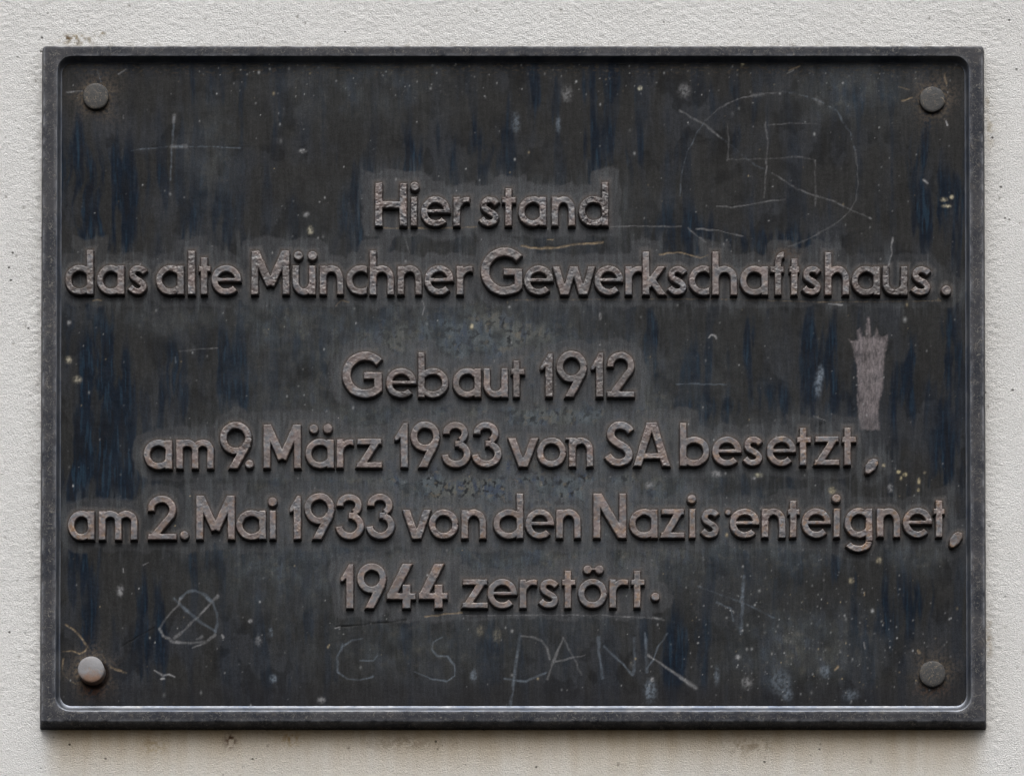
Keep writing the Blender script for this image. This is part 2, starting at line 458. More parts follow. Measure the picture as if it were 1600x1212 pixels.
def s_shape(X, Y, w, h, k):
    C = [(1.0, .82), (.86, .94), (.55, 1.0), (.24, .94), (.10, .77), (.20, .62), (.50, .50), (.82, .37), (.95, .22), (.82, .06), (.48, 0), (.18, .05), (0.0, .20)]
    P = [(k / 2 + a * (w - k) + (1.5 if a > .97 else 0) - (1.5 if a < .03 else 0), k / 2 + b * (h - k)) for a, b in C]
    return stroke(X, Y, cat(P), k)


def glyph(ch, X, Y, w, h, top, extra):
    mn = np.minimum; B = box
    sc = extra.get('sc', w / 2)
    if ch in 'adgä':
        d = mn(bowl(X, Y, w, h), B(X, Y, w - SW, 0, w, top if ch == 'd' else h - .3))
        if ch == 'g':
            r = w / 2 - 5.4
            d = mn(mn(bowl(X, Y, w, h), B(X, Y, w - SW + .4, -6, w, h - .3)), stroke(X, Y, arc(w / 2 - .2, -6, r, 11.2, 0, -160, 16), 10.4))
        return d
    if ch == 'b': return mn(bowl(w - X, Y, w, h), B(X, Y, 0, 0, SW, top))
    if ch in 'oö': return ell(X, Y, w / 2, h / 2, w / 2 - BW / 2, h / 2 + .6 - BW / 2, BW)
    if ch == 'e':
        r = w / 2 - BW / 2 + .3
        d = stroke(X, Y, arc(w / 2, h / 2, r, h / 2 + .6 - BW / 2, -2, 318, 30), BW)
        return mn(d, B(X, Y, 6, h / 2 - 2.6, w, h / 2 + 3.6))
    if ch == 'c':
        r = 18.2
        return np.maximum(stroke(X, Y, arc(r + BW / 2, h / 2, r, h / 2 + .6 - BW / 2, 25, 335, 26), BW), X - w)
    if ch in 'sS': return s_shape(X, Y, w, h if ch == 's' else top, 10.4 if ch == 's' else 12.5)
    if ch == 'r':
        return mn(B(X, Y, 0, 0, SW, h - .4), np.maximum(stroke(X, Y, cat([(5.5, h - 24), (8, h - 14), (14, h - 7.5), (21, h - 5.2), (w + 1, h - 6.5)]), 9.6), X - w))
    if ch in 'nh':
        r = w / 2 - SW / 2
        d = mn(B(X, Y, 0, 0, SW, top if ch == 'h' else h - .4), stroke(X, Y, [(w - SW / 2, 0)] + arc(w / 2, h - 5.2 - 15.5, r, 15.7, 0, 165, 16), SW - .3))
        return d
    if ch in 'uü':
        r = w / 2 - SW / 2
        return mn(B(X, Y, w - SW, 0, w, h), stroke(X, Y, [(SW / 2, h)] + arc(w / 2, 5.0 + 15.5, r, 15.7, 180, 345, 16), SW - .3))
    if ch == 'm':
        c = [SW / 2, w / 2 + .3, w - SW / 2]; r = (c[1] - c[0]) / 2; d = B(X, Y, 0, 0, SW, h - .4)
        for k in (1, 2):
            d = mn(d, stroke(X, Y, [(c[k], 0)] + arc((c[k] + c[k - 1]) / 2, h - 5.2 - 11, r, 11, 0, 165, 14), SW - .4))
        return d
    if ch == 'i': return B(X, Y, 0, 0, w, h)
    if ch == 'l': return B(X, Y, 0, 0, w, top)
    if ch == 't': return mn(B(X, Y, sc - 5.4, 0, sc + 5.4, top), B(X, Y, 0, h - 10.5, w, h - 1))
    if ch == 'f':
        return mn(mn(stroke(X, Y, [(sc, 0)] + arc(sc + 9, top - 5 - 10, 9, 10.2, 180, 85, 10), 10.6), B(X, Y, 0, h - 10.5, w - 3, h - 1)), 1e6 + 0 * X)
    if ch == 'k':
        return mn(B(X, Y, 0, 0, SW, top), np.maximum(mn(stroke(X, Y, [(8, 14), (w - 6, h + 3)], 11), stroke(X, Y, [(14, 25), (w - 5, -3)], 11.5)), np.maximum(Y - h + .5, -Y)))
    if ch == 'v':
        return np.maximum(mn(stroke(X, Y, [(5, h + 4), (w / 2, -2)], 12), stroke(X, Y, [(w - 5, h + 4), (w / 2, -2)], 12)), np.maximum(Y - h, np.maximum(-Y, -6)))
    if ch == 'w':
        a, b = w * .285, w * .715; k = 11.5
        d = stroke(X, Y, [(5, h + 4), (a, -3)], k)
        for p, q in (((w / 2, h + 1), (a, -3)), ((w / 2, h + 1), (b, -3)), ((w - 5, h + 4), (b, -3))): d = mn(d, stroke(X, Y, [p, q], k))
        return np.maximum(d, np.maximum(Y - h + 1, -Y))
    if ch == 'z':
        return mn(mn(B(X, Y, 1, h - 9.5, w - 1, h), B(X, Y, 0, 0, w, 9.5)), np.maximum(stroke(X, Y, [(3, -2), (w - 5, h + 1)], 11.5), np.maximum(Y - h, -Y)))
    if ch == 'H': return mn(mn(B(X, Y, 0, 0, 12.2, top), B(X, Y, w - 12.2, 0, w, top)), B(X, Y, 5, 28.5, w - 5, 39.5))
    if ch == 'M':
        d = mn(B(X, Y, 0, 0, SW + .4, top), B(X, Y, w - SW - .4, 0, w, top))
        dd = mn(stroke(X, Y, [(4, top + 4), (w / 2, 15)], 13), stroke(X, Y, [(w - 4, top + 4), (w / 2, 15)], 13))
        return mn(d, np.maximum(np.maximum(dd, Y - top), np.maximum(-X, X - w)))
    if ch == 'N':
        d = mn(B(X, Y, 0, 0, SW + .6, top), B(X, Y, w - SW - .6, 0, w, top))
        return mn(d, np.maximum(np.maximum(stroke(X, Y, [(3, top + 4), (w - 3, -4)], 14), np.maximum(Y - top, -Y)), np.maximum(-X, X - w)))
    if ch == 'A':
        d = mn(stroke(X, Y, [(w / 2 - 1, top + 3), (4.5, -4)], 12.5), stroke(X, Y, [(w / 2 + 1, top + 3), (w - 4.5, -4)], 12.5))
        return np.maximum(mn(d, B(X, Y, 12, 12, w - 12, 21)), np.maximum(Y - top, -Y))
    if ch == 'G':
        k = 14.0; ry = (top + 1.5) / 2 - k / 2; rx = ry; cx = rx + k / 2; cy = top / 2
        d = stroke(X, Y, arc(cx, cy, rx, ry, 41, 305, 30), k)
        d = mn(d, B(X, Y, w * .53, cy - 6.5, w - 1.5, cy + 4.5))
        return mn(d, poly(X, Y, [(w - 14.5, cy), (w - 1.5, cy), (w - 1.5, 10.5), (w - 8, 5), (w * .62, -.2), (w * .62, 12), (w - 14.5, 17)]))
    if ch == '1': return poly(X, Y, [(w - 12, 0), (w, 0), (w, top), (w - 7, top), (0, 47), (.5, 42.5), (4, 42), (w - 12, 47)])
    if ch == '9':
        r = w / 2 - 5.6; cy = top - w / 2 + .5
        return mn(ell(X, Y, w / 2, cy, r, r + .6, 11.2), np.maximum(stroke(X, Y, [(w * .37, -4), (w - 7.5, cy - 9)], 13), -Y))
    if ch == '2':
        r = w / 2 - 5.8; cy = top - 5.5 - r
        d = stroke(X, Y, arc(w / 2, cy, r, r, 188, -32, 20) + [(9, 4)], 11.2)
        return mn(np.maximum(d, np.maximum(-Y, -X + 1)), B(X, Y, 1, 0, w, 9.8))
    if ch == '3':
        d = stroke(X, Y, arc(w / 2 - .8, top - 18.2, 14.5, 12.8, 187, -62, 18), 11)
        d = mn(d, stroke(X, Y, arc(w / 2, 21, w / 2 - 5.6, 15.8, 70, -178, 20), 11.4))
        return mn(d, B(X, Y, w / 2 - 2, 32, w / 2 + 8, 42))
    if ch == '4':
        d = mn(B(X, Y, 0, 14, w, 24.5), B(X, Y, w * .54, 0, w * .83, 38))
        return mn(d, np.maximum(stroke(X, Y, [(w * .75, top + 3), (5.5, 16)], 14.5), np.maximum(np.maximum(Y - top, 14 - Y), -X)))
    if ch == '.': return np.hypot(X - w / 2, Y - w / 2) - w / 2
    if ch == ',': return poly(X, Y, [(0, -6), (1, 3), (6, 11.5), (13, 14.5), (19.5, 13), (19.5, 5), (14.5, -3), (6.5, -9), (2, -9)]) - .8
    raise ValueError(ch)


# lines: (baseline at left, baseline at right, x-height, cap top y at left, [(char, x0, x1, {..})])
def D(*p): return {'dots': list(p)}


LINES = [
    (353, 352.6, 46.5, [('H', 585.5, 636, {'top': 285}), ('i', 641.5, 652, D((648, 290.5, 7.3))), ('e', 657.5, 703.5, {}), ('r', 708, 734, {}), ('s', 748, 781, {}),
                        ('t', 784.5, 806, {'top': 293.5, 'sc': 10}), ('a', 809.5, 854, {}), ('n', 861.5, 899, {}), ('d', 904, 951, {'top': 283})]),
    (459.5, 461, 46, [('d', 101, 146, {'top': 389.5}), ('a', 150.5, 194, {}), ('s', 199, 230.5, {}), ('a', 243, 287.5, {}), ('l', 293, 305, {'top': 390.5}),
                      ('t', 310, 329, {'top': 401, 'sc': 8.6}), ('e', 330, 376.7, {}), ('M', 392, 452.5, {'top': 390.5}), ('ü', 456, 493.3, D((466, 398.7, 7.3), (488, 398.7, 7.5))),
                      ('n', 499, 537, {}), ('c', 540.5, 573.7, {}), ('h', 577, 616, {'top': 390.5}), ('n', 620.5, 659.5, {}), ('e', 663, 709, {}), ('r', 713, 739, {}),
                      ('G', 751, 818, {'top': 386.5}), ('e', 818.7, 865, {}), ('w', 862.5, 931, {}), ('e', 928.7, 974, {}), ('r', 976.7, 1003.5, {}), ('k', 1003.7, 1042.5, {'top': 392}),
                      ('s', 1042.5, 1074, {}), ('c', 1076, 1109, {}), ('h', 1112.5, 1152.5, {'top': 392}), ('a', 1156, 1200.7, {}), ('f', 1203.7, 1228, {'top': 392.5, 'sc': 12.3}),
                      ('t', 1233, 1249.5, {'top': 403, 'sc': 8.3}), ('s', 1252.5, 1284, {}), ('h', 1288.7, 1327.5, {'top': 393}), ('a', 1330.5, 1375.7, {}), ('u', 1378.7, 1418.7, {}),
                      ('s', 1423, 1455.5, {}), ('.', 1471, 1487, {})]),
    (620.6, 620, 46, [('G', 534, 598.5, {'top': 549}), ('e', 602.8, 650.6, {}), ('b', 652.8, 701, {'top': 549.5}), ('a', 707, 752, {}), ('u', 755, 794, {}),
                      ('t', 798, 820, {'top': 562, 'sc': 9}), ('1', 843.4, 864, {'top': 551}), ('9', 869, 917.5, {'top': 548}), ('1', 923, 943, {'top': 550}), ('2', 947.5, 992, {'top': 548.7})]),
    (732.2, 726, 46, [('a', 224, 269, {}), ('m', 274.5, 334, {}), ('9', 343, 393.5, {'top': 658.7}), ('.', 382.5, 396.5, {}), ('M', 411, 470.5, {'top': 662}),
                      ('ä', 476.7, 522, D((490, 669, 7.3), (512, 668.7, 7.5))), ('r', 525.5, 552.5, {}), ('z', 557, 597, {}), ('1', 616, 637.5, {'top': 659.5}), ('9', 641, 687.5, {'top': 658}),
                      ('3', 689.5, 735.5, {'top': 658}), ('3', 736.7, 783.7, {'top': 658}), ('v', 793, 842, {}), ('o', 838.7, 885, {}), ('n', 888.7, 927.5, {'spur': 1}),
                      ('S', 944.5, 991, {'top': 657}), ('A', 990, 1047, {'top': 658.7}), ('b', 1062, 1109, {'top': 659.5}), ('e', 1113, 1159, {}), ('s', 1160.5, 1192.5, {}),
                      ('e', 1198, 1244, {}), ('t', 1245.5, 1267.5, {'top': 667.5, 'sc': 9.5}), ('z', 1273, 1312, {}), ('t', 1316, 1338.7, {'top': 667, 'sc': 8.5}), (',', 1352, 1372, {'dy': -4})]),
    (843, 838.4, 46, [('a', 105.5, 147.5, {}), ('m', 153.7, 214.5, {}), ('2', 229.5, 275.5, {'top': 773}), ('.', 281, 295, {}), ('M', 306, 367, {'top': 773}), ('a', 368.7, 415.7, {}),
                      ('i', 420.7, 431, D((425.7, 783, 7.4))), ('1', 451.7, 470.5, {'top': 773.5}), ('9', 475, 523, {'top': 770}), ('3', 523.7, 569, {'top': 770.5}), ('3', 571.7, 617, {'top': 770}),
                      ('v', 628, 674, {}), ('o', 670, 716.7, {}), ('n', 720.5, 760, {}), ('d', 770.5, 818, {'top': 769.5}), ('e', 820.7, 866, {}), ('n', 868.7, 908, {}),
                      ('N', 926.7, 979, {'top': 769.5}), ('a', 983, 1028, {}), ('z', 1032.5, 1070, {}), ('i', 1077, 1087, D((1081, 778.7, 7.4))), ('s', 1094, 1125, {}),
                      ('e', 1140.5, 1187, {}), ('n', 1190, 1228, {}), ('t', 1231, 1250, {'top': 781, 'sc': 8.6}), ('e', 1253, 1298.7, {}), ('i', 1302.5, 1313, D((1307, 778, 7.2))),
                      ('g', 1319.5, 1363.7, {}), ('n', 1370, 1407.5, {}), ('e', 1411, 1457, {}), ('t', 1458.7, 1476.7, {'top': 780.5, 'sc': 9}), (',', 1484, 1504, {'dy': -6.5})]),
    (950, 949, 46, [('1', 531.4, 552.4, {'top': 880}), ('9', 557.6, 604, {'top': 879.6}), ('4', 604, 649.5, {'top': 879.5}), ('4', 654, 699.4, {'top': 879.5}), ('z', 722, 762.4, {}),
                    ('e', 761.5, 808, {}), ('r', 811.5, 839.5, {}), ('s', 841, 873.6, {}), ('t', 878, 899.5, {'top': 890, 'sc': 9.3}), ('ö', 903, 949, D((918, 889, 7), (936.6, 889, 7))),
                    ('r', 952, 982, {}), ('t', 986, 1007.5, {'top': 890, 'sc': 9.7}), ('.', 1017, 1031, {'dy': 10.5})]),
]
# how pitted each line's castings are, and how much ochre bloom
PITTED = {0: 0.36, 1: 0.2, 2: 0.2, 3: 0.15, 4: 0.15, 5: 0.1}
DIGITS = '12349'


def letter_sdf(ch, x0, x1, base, xh, ex):
    """distance function in photograph pixels"""
    w = x1 - x0; top = base - ex['top'] if 'top' in ex else xh; b0 = base - ex.get('dy', 0)
    def f(Uu, Vv):
        X, Y = Uu - x0, b0 - Vv
        d = glyph(ch, X, Y, w, xh, top, ex)
        for (a, b, r) in ex.get('dots', []): d = np.minimum(d, np.hypot(Uu - a, Vv - b) - r)
        if ch == 'ö': d = np.minimum(d, box(Uu, Vv, 918, 886.5, 936, 890.5))
        if ex.get('spur'): d = np.minimum(d, stroke(X, Y, [(-5, xh - 2.5), (6, xh - 1.5)], 3.6))
        return d
    ys = [b0 - top, b0] + [b - r for a, b, r in ex.get('dots', [])]
    lo, hi = min(ys) - 6, max(ys) + 6
    if ch == 'g': hi += 26
    if ch == ',': hi += 22
    return f, (x0 - 7, x1 + 7, lo, hi)


GLYPHS = []
for li, (bl, br, xh, items) in enumerate(LINES):
    xa, xb = items[0][1], items[-1][2]
    for (ch, x0, x1, ex) in items:
        base = bl + (br - bl) * ((x0 + x1) / 2 - xa) / (xb - xa)
        f, bb = letter_sdf(ch, x0, x1, base, xh, ex)
        nm = 'digit' if ch in DIGITS else 'full_stop' if ch == '.' else 'comma' if ch == ',' else 'letter'
        GLYPHS.append((nm, ch, li, f, bb))
GLYPHS.append(('casting_bead', '*', 4, lambda u, v: np.hypot(u - 1138, v - 798.7) - 4.6, (1129, 1147, 790, 808)))

GST = 0.85
for gi, (nm, ch, li, f, (u0, u1, v0, v1)) in enumerate(GLYPHS):
    us = np.arange(u0, u1, GST); vs = np.arange(v0, v1, GST)
    Uu, Vv = np.meshgrid(us, vs)
    pit = PITTED[li] * (0.4 + 1.1 * rng.random())
    wob = (fbm(Uu / 10, Vv / 10, 300, 2) - 0.5) * (1.0 + 2.2 * pit)
    d = f(Uu, Vv) + 1.0 + wob * 0.75
    t = np.clip((1.9 - d) / 2.5, 0, 1)
    hgt = 9.0 * (1 - (1 - t) ** 3.0)
    rough = (fbm(Uu / 7.5, Vv / 7.5, 340, 2, 0.5) - 0.5) * (0.35 + 2.4 * pit)
    blob = sst(0.54, 0.72, fbm(Uu / 8, Vv / 8, 360, 2)) * 1.8 * pit - sst(0.58, 0.74, fbm(Uu / 8, Vv / 8, 380, 2)) * 1.8 * pit
    tiltn = (fbm(Uu / 40, Vv / 40, 390, 2) - 0.5) * 1.2
    hgt = hgt + t * (rough + blob + tiltn) - 1.0
    if nm == 'casting_bead': hgt = hgt * 0.6
    keep = (np.minimum.reduce([d[:-1, :-1], d[1:, :-1], d[:-1, 1:], d[1:, 1:]]) < 1.95)
    ub, vb = (u0 + u1) / 2, (v0 + v1) / 2
    X, Z = inv(Uu, Vv, Y_FACE)
    Yw = Y_PANEL - hgt * S
    right = np.clip((Uu - 150) / 1200, 0, 1); low = np.clip((Vv - 420) / 400, 0, 1)
    och = sst(0.42, 0.66, fbm(Uu / 16, Vv / 16, 401, 3)) * np.clip(0.15 + 0.9 * low * (0.35 + 0.65 * np.abs(right - 0.35) * 1.6) + 0.25 * (Uu > 1150) + .3 * (Uu < 150), 0, 1)
    worn = sst(-2.4, -0.4, d) * sst(0.8, 0.0, d) * 0.8 * sst(.42, .62, fbm(Uu / 18, Vv / 18, 410, 3))
    if nm == 'comma': worn = worn * .2
    tone = np.clip(.15 + .45 * rng.random() * (li < 3) + .2 * rng.random() + 1.1 * (fbm(Uu / 26, Vv / 26, 420, 3) - .5), 0, .8)
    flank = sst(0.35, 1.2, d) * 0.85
    co = np.stack([X, Yw, Z], -1).reshape(-1, 3)
    fc = grid_faces(len(vs), len(us), keep)
    co, fc, och, worn, flank, tone = compact(co, fc, och.ravel(), worn.ravel(), flank.ravel(), tone.ravel())
    # grid rows run downwards (v), flip so normals face the viewer
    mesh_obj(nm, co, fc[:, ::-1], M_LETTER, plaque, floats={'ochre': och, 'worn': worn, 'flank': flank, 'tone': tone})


# ------------------------------------------------------------------ recessed panel with its patina, scratches and specks
def T(pts, k, ou, ov): return [(a / k + ou, b / k + ov) for a, b in pts]


PALE, COOL, OCH, DARK = (0.30, 0.30, 0.31), (0.20, 0.24, 0.29), (0.30, 0.23, 0.15), (0.006, 0.006, 0.006)
q = lambda p: T(p, 4.328, 1040, 130)
q0 = lambda p: T(p, 4, 0, 909)
q4 = lambda p: T(p, 4, 400, 909)
q8 = lambda p: T(p, 4, 800, 909)
SCR = [  # (points, half width, strength, colour, break-up)
    ([(272, 182), (270, 215), (268, 240), (266, 280)], 1.5, .34, COOL, .55), ([(272, 181), (272, 190)], 3, .4, PALE, .2), ([(268, 229), (290, 228)], 3, .35, PALE, .4),
    ([(206, 235), (235, 232), (265, 229), (330, 229), (375, 231)], 1.0, .34, COOL, .8), ([(104, 144), (128, 143)], 1.0, .4, PALE, .4), ([(152, 110), (158, 128)], 1.0, .25, COOL, .4),
    (q([(270, 250), (300, 228), (345, 185), (420, 135), (510, 100), (600, 80), (680, 70), (790, 60)]), 1.2, 0.27, PALE, 0.60),
    (q([(790, 60), (870, 68), (950, 92), (1035, 115), (1100, 155), (1160, 190), (1200, 260), (1250, 340), (1280, 450)]), 1.3, 0.20, COOL, 0.90),
    (q([(590, 82), (660, 74)]), 3, 0.16, PALE, 0.60), (q([(1020, 105), (1045, 135)]), 3.5, 0.16, PALE, 0.50),
    (q([(1280, 450), (1295, 560), (1303, 680), (1290, 790), (1240, 870), (1170, 935), (1080, 990), (960, 1055), (830, 1108)]), 1.2, 0.23, PALE, 0.45),
    (q([(270, 250), (210, 340), (180, 405), (145, 470), (120, 560), (105, 640), (97, 760)]), 1.1, 0.21, COOL, 0.65),
    (q([(105, 190), (160, 225), (260, 275), (375, 370)]), 1.7, 0.36, PALE, 0.55), (q([(375, 370), (450, 420), (520, 490), (600, 550), (720, 610)]), 1.0, 0.14, COOL, 0.80),
    (q([(720, 610), (800, 655), (890, 715), (1040, 770), (1130, 795), (1255, 855), (1385, 915)]), 1.3, 0.30, PALE, 0.60), (q([(1380, 912), (1392, 917)]), 1.8, 0.43, PALE, 0.20),
    (q([(100, 186), (110, 195)]), 2, 0.43, PALE, 0.20),
    (q([(415, 275), (428, 380), (418, 525)]), 1.3, 0.27, PALE, 0.50), (q([(420, 515), (560, 515), (690, 512), (870, 498), (920, 502), (1010, 520)]), 1.0, 0.25, PALE, 0.65),
    (q([(675, 265), (690, 400), (683, 560), (675, 660), (665, 775)]), 1.5, 0.25, PALE, 0.60), (q([(690, 285), (860, 270), (1030, 275)]), .9, 0.20, PALE, 0.60),
    (q([(1015, 525), (1010, 650), (1018, 760), (1013, 830)]), 1.5, 0.20, PALE, 0.70), (q([(345, 833), (450, 838), (560, 820), (690, 795), (810, 790)]), 1.1, 0.30, PALE, 0.50),
    ([(952, 354.5), (1000, 353), (1065, 354)], 1.0, .42, PALE, .45), ([(1088, 357), (1120, 360), (1160, 369)], 1.0, .45, PALE, .35), ([(1075, 356), (1102, 378)], .9, .38, PALE, .4),
    ([(815, 384), (840, 388), (870, 387), (905, 381), (942, 379)], 1.7, .75, OCH, .5), ([(855, 374), (864, 374)], 1.1, .6, OCH, .2), ([(1030, 397), (1058, 394), (1075, 398), (1095, 403), (1105, 399)], 1.1, .6, OCH, .4),
    ([(590, 357), (640, 356), (680, 357), (745, 354)], .9, .5, OCH, .55), ([(800, 468), (900, 468), (1100, 467), (1300, 472), (1470, 470)], .9, .3, OCH, .75),
    ([(1294, 475), (1316, 475.3)], 1.2, .75, PALE, .1), ([(1395, 372), (1392, 385), (1394, 395), (1388, 414)], 1.3, .55, PALE, .5), ([(145, 469), (158, 469.5)], 1.2, .55, OCH, .3),
    ([(525, 478), (533, 468), (545, 472)], 1.0, .5, OCH, .2), ([(660, 470), (664, 480), (660, 492)], 1.0, .4, PALE, .3), ([(628, 360), (634, 375), (640, 395)], .9, .35, PALE, .5),
    (q0([(1130, 100), (1160, 65), (1220, 52), (1280, 80), (1330, 130), (1355, 190), (1358, 260), (1345, 320)]), 2.2, 0.34, COOL, .3),
    (q0([(1345, 330), (1290, 372), (1180, 382), (1080, 370), (1020, 335), (995, 290)]), 2.2, 0.40, PALE, .5), (q0([(995, 290), (1040, 220), (1110, 150), (1130, 100)]), 1.8, 0.29, PALE, .4),
    (q0([(1090, 105), (1220, 225), (1350, 310)]), 2.4, 0.36, COOL, .3), (q0([(1360, 85), (1300, 150), (1240, 215), (1160, 290), (1090, 350)]), 2.2, 0.38, PALE, .4), (q0([(1205, 410), (1280, 380)]), 1.2, 0.32, PALE, .3),
    (q0([(1230, 360), (1262, 340)]), 2.2, 0.40, PALE, .3), (q0([(1385, 330), (1395, 342)]), 2.2, 0.48, PALE, .1),
    (q0([(410, 265), (450, 290), (490, 325), (520, 365), (545, 400), (540, 430), (500, 447), (450, 430), (395, 437)]), 1.27, 0.59, OCH, 0.60), (q0([(545, 400), (580, 440)]), 0.98, 0.42, OCH, 0.55),
    (q0([(690, 530), (740, 548), (790, 570)]), 1.72, 0.42, OCH, 0.75), (q0([(640, 450), (660, 500)]), 1.05, 0.35, OCH, 0.65), (q0([(395, 480), (390, 560), (420, 600), (470, 635)]), 1.20, 0.35, OCH, 0.80),
    (q0([(965, 548), (1020, 583), (1060, 578), (1092, 592)]), 1.5, 0.68, PALE, .2), (q0([(1010, 605), (1025, 600)]), 1.7, 0.56, PALE, 0), (q0([(760, 400), (860, 340), (960, 285)]), 1.0, .8, DARK, .2),
    (q4([(660, 352), (600, 365), (540, 400), (505, 470), (510, 560), (570, 605), (650, 612), (730, 590)]), 1.44, 0.36, COOL, .45), (q4([(540, 385), (530, 430)]), 2.40, 0.22, COOL, .4), (q4([(650, 490), (735, 492), (760, 458)]), 1.32, 0.30, COOL, .4),
    (q4([(1165, 345), (1108, 375), (1102, 420), (1130, 458), (1200, 466), (1240, 520), (1245, 585), (1190, 620), (1090, 600), (990, 560)]), 1.32, 0.36, COOL, .35),
    (q8([(50, 330), (35, 440), (20, 560), (5, 690), (-10, 770)]), 2.40, 0.26, COOL, .4), (q8([(60, 335), (130, 340), (190, 370), (225, 420), (236, 480)]), 1.68, 0.30, PALE, .4), (q8([(-50, 600), (20, 615), (90, 620), (150, 590), (215, 565)]), 1.68, 0.32, COOL, .3),
    (q8([(220, 600), (260, 490), (300, 400), (320, 350)]), 2.28, 0.30, PALE, .4), (q8([(320, 345), (370, 440), (435, 580)]), 1.56, 0.24, PALE, .5), (q8([(270, 494), (350, 478), (455, 455)]), 1.44, 0.36, PALE, .25),
    (q8([(540, 345), (545, 450), (565, 600)]), 2.40, 0.32, COOL, .35), (q8([(578, 400), (640, 460), (690, 510), (755, 580)]), 1.68, 0.32, COOL, .3), (q8([(762, 350), (768, 450), (760, 570)]), 2.16, 0.29, COOL, .5),
    (q8([(835, 320), (838, 430), (845, 560)]), 2.04, 0.30, COOL, .35), (q8([(970, 322), (915, 400), (885, 485), (845, 540)]), 1.44, 0.36, COOL, .3), (q8([(855, 455), (900, 485), (1000, 555), (1080, 615), (1150, 660)]), 2.04, 0.40, PALE, .3),
    (q8([(1060, 600), (1150, 660)]), 3.12, 0.25, PALE, .3),
    ([(525, 978.5), (560, 976), (600, 972), (634, 968)], 1.5, .9, DARK, .25), ([(524, 980), (532, 979)], 1.2, .6, PALE, .2), ([(664, 963), (690, 960), (700, 958), (722, 957)], 1.2, .8, OCH, .4), ([(722, 961), (850, 960), (960, 961), (1035, 966)], 1.0, .35, PALE, .6),
    ([(1020, 963), (1037, 968)], 1.8, .35, PALE, .4), ([(1162, 900), (1160, 940), (1158, 988)], 2.6, .34, COOL, .5), ([(1120, 941), (1142, 950), (1146, 970)], 1.6, .35, COOL, .4), ([(1090, 915), (1130, 930), (1170, 945), (1210, 965)], 1.6, .2, COOL, .6),
    ([(280, 548), (310, 546), (340, 543)], .9, .32, PALE, .5), ([(1057, 600), (1085, 599), (1135, 601)], 1.2, .34, COOL, .5), ([(274, 558), (275, 566)], 1.0, .45, COOL, .1), ([(1108, 528), (1111, 523), (1117, 524), (1119, 529)], 1.3, .6, PALE, .1),
    ([(1230, 115), (1240, 110)], 1.0, .6, PALE, .2), ([(1477, 189), (1481, 196)], 1.1, .75, PALE, 0), ([(1443, 281), (1449, 286)], 1.2, .6, PALE, 0), ([(1405, 135), (1420, 140)], 1.4, .45, OCH, .4), ([(1410, 158), (1425, 153)], 2.0, .6, OCH, .4),
    ([(1476, 117), (1479, 132)], 1.8, .4, OCH, .5), ([(1232, 110), (1250, 103)], 1.0, .5, OCH, .3), ([(1350, 1003), (1352, 1012)], 1.2, .6, PALE, .1), ([(1434, 1015), (1436, 1019)], 2, .6, OCH, 0),
    ([(1350, 925), (1350, 930)], 1.2, .7, OCH, 0), ([(1304, 1046), (1309, 1042)], 3, .7, OCH, .3), ([(1170, 700), (1190, 745)], .8, .1, PALE, .5),
    ([(185, 116), (196, 109)], 1.2, .45, PALE, .4), ([(193, 1180 - 1000), (193, 185)], 1, .3, PALE, 0), ([(192, 888), (193, 894)], 1.2, .55, PALE, 0), ([(224, 882), (232, 878)], 1.2, .5, PALE, .2), ([(1270, 650), (1290, 657)], .8, .3, PALE, .4),
]
HAND = T([(498, 905), (530, 918), (560, 916), (558, 850), (575, 838), (590, 892), (607, 890), (618, 768), (636, 768), (646, 892), (668, 890), (676, 822), (690, 880), (715, 895), (752, 876), (748, 925), (732, 990), (722, 1100),
          (718, 1210), (695, 1312), (690, 1372), (700, 1474), (640, 1478), (580, 1472), (565, 1382), (555, 1272), (560, 1210), (552, 1060), (522, 935)], 4, 1200, 303)
BLUE = [(140, 330, 32, 110, .9), (190, 350, 38, 60, .7), (205, 275, 55, 45, .45), (115, 250, 26, 60, .5), (640, 258, 26, 50, 1.0), (745, 250, 60, 60, .55), (560, 345, 38, 60, .85), (325, 345, 35, 60, .6), (955, 250, 55, 60, .6),
        (945, 140, 35, 60, .45), (1140, 200, 30, 50, .6), (1060, 365, 60, 35, .7), (1465, 330, 40, 60, .9), (1240, 385, 60, 22, .7), (1180, 375, 60, 25, .5), (310, 130, 30, 60, .5), (400, 150, 60, 70, .2), (830, 150, 50, 60, .35), (1350, 165, 40, 40, .45), (1440, 250, 35, 60, .5),
        (140, 590, 20, 80, 1.0), (178, 590, 22, 95, 1.1), (270, 590, 24, 75, .9), (352, 575, 20, 75, 1.0), (385, 600, 25, 60, .5), (480, 570, 22, 60, .6), (500, 600, 20, 40, .4), (600, 520, 28, 40, .35), (690, 520, 12, 40, .4), (1018, 540, 17, 55, 1.0), (1085, 570, 26, 45, .7),
        (1175, 550, 16, 55, .9), (1205, 620, 40, 30, .6), (1275, 560, 36, 60, 1.0), (1300, 620, 26, 40, .7), (1430, 560, 20, 60, .7), (1480, 560, 20, 80, .7), (1478, 720, 16, 50, .9), (1400, 610, 30, 60, .6), (1100, 640, 60, 20, .8),
        (155, 700, 45, 95, 1.2), (190, 745, 40, 40, 1.1), (115, 760, 20, 45, .8), (120, 880, 25, 30, .6), (135, 990, 22, 70, .7), (235, 930, 26, 60, .6), (320, 875, 50, 35, .45), (1110, 870, 70, 50, .4), (1060, 1010, 45, 55, .8), (1375, 970, 40, 60, .6), (1440, 935, 22, 45, .8),
        (240, 1010, 18, 60, .6), (450, 1000, 40, 50, .3), (790, 1000, 50, 30, .3), (640, 1000, 60, 40, .25), (1200, 770, 60, 30, .3), (1300, 880, 60, 40, .3)]
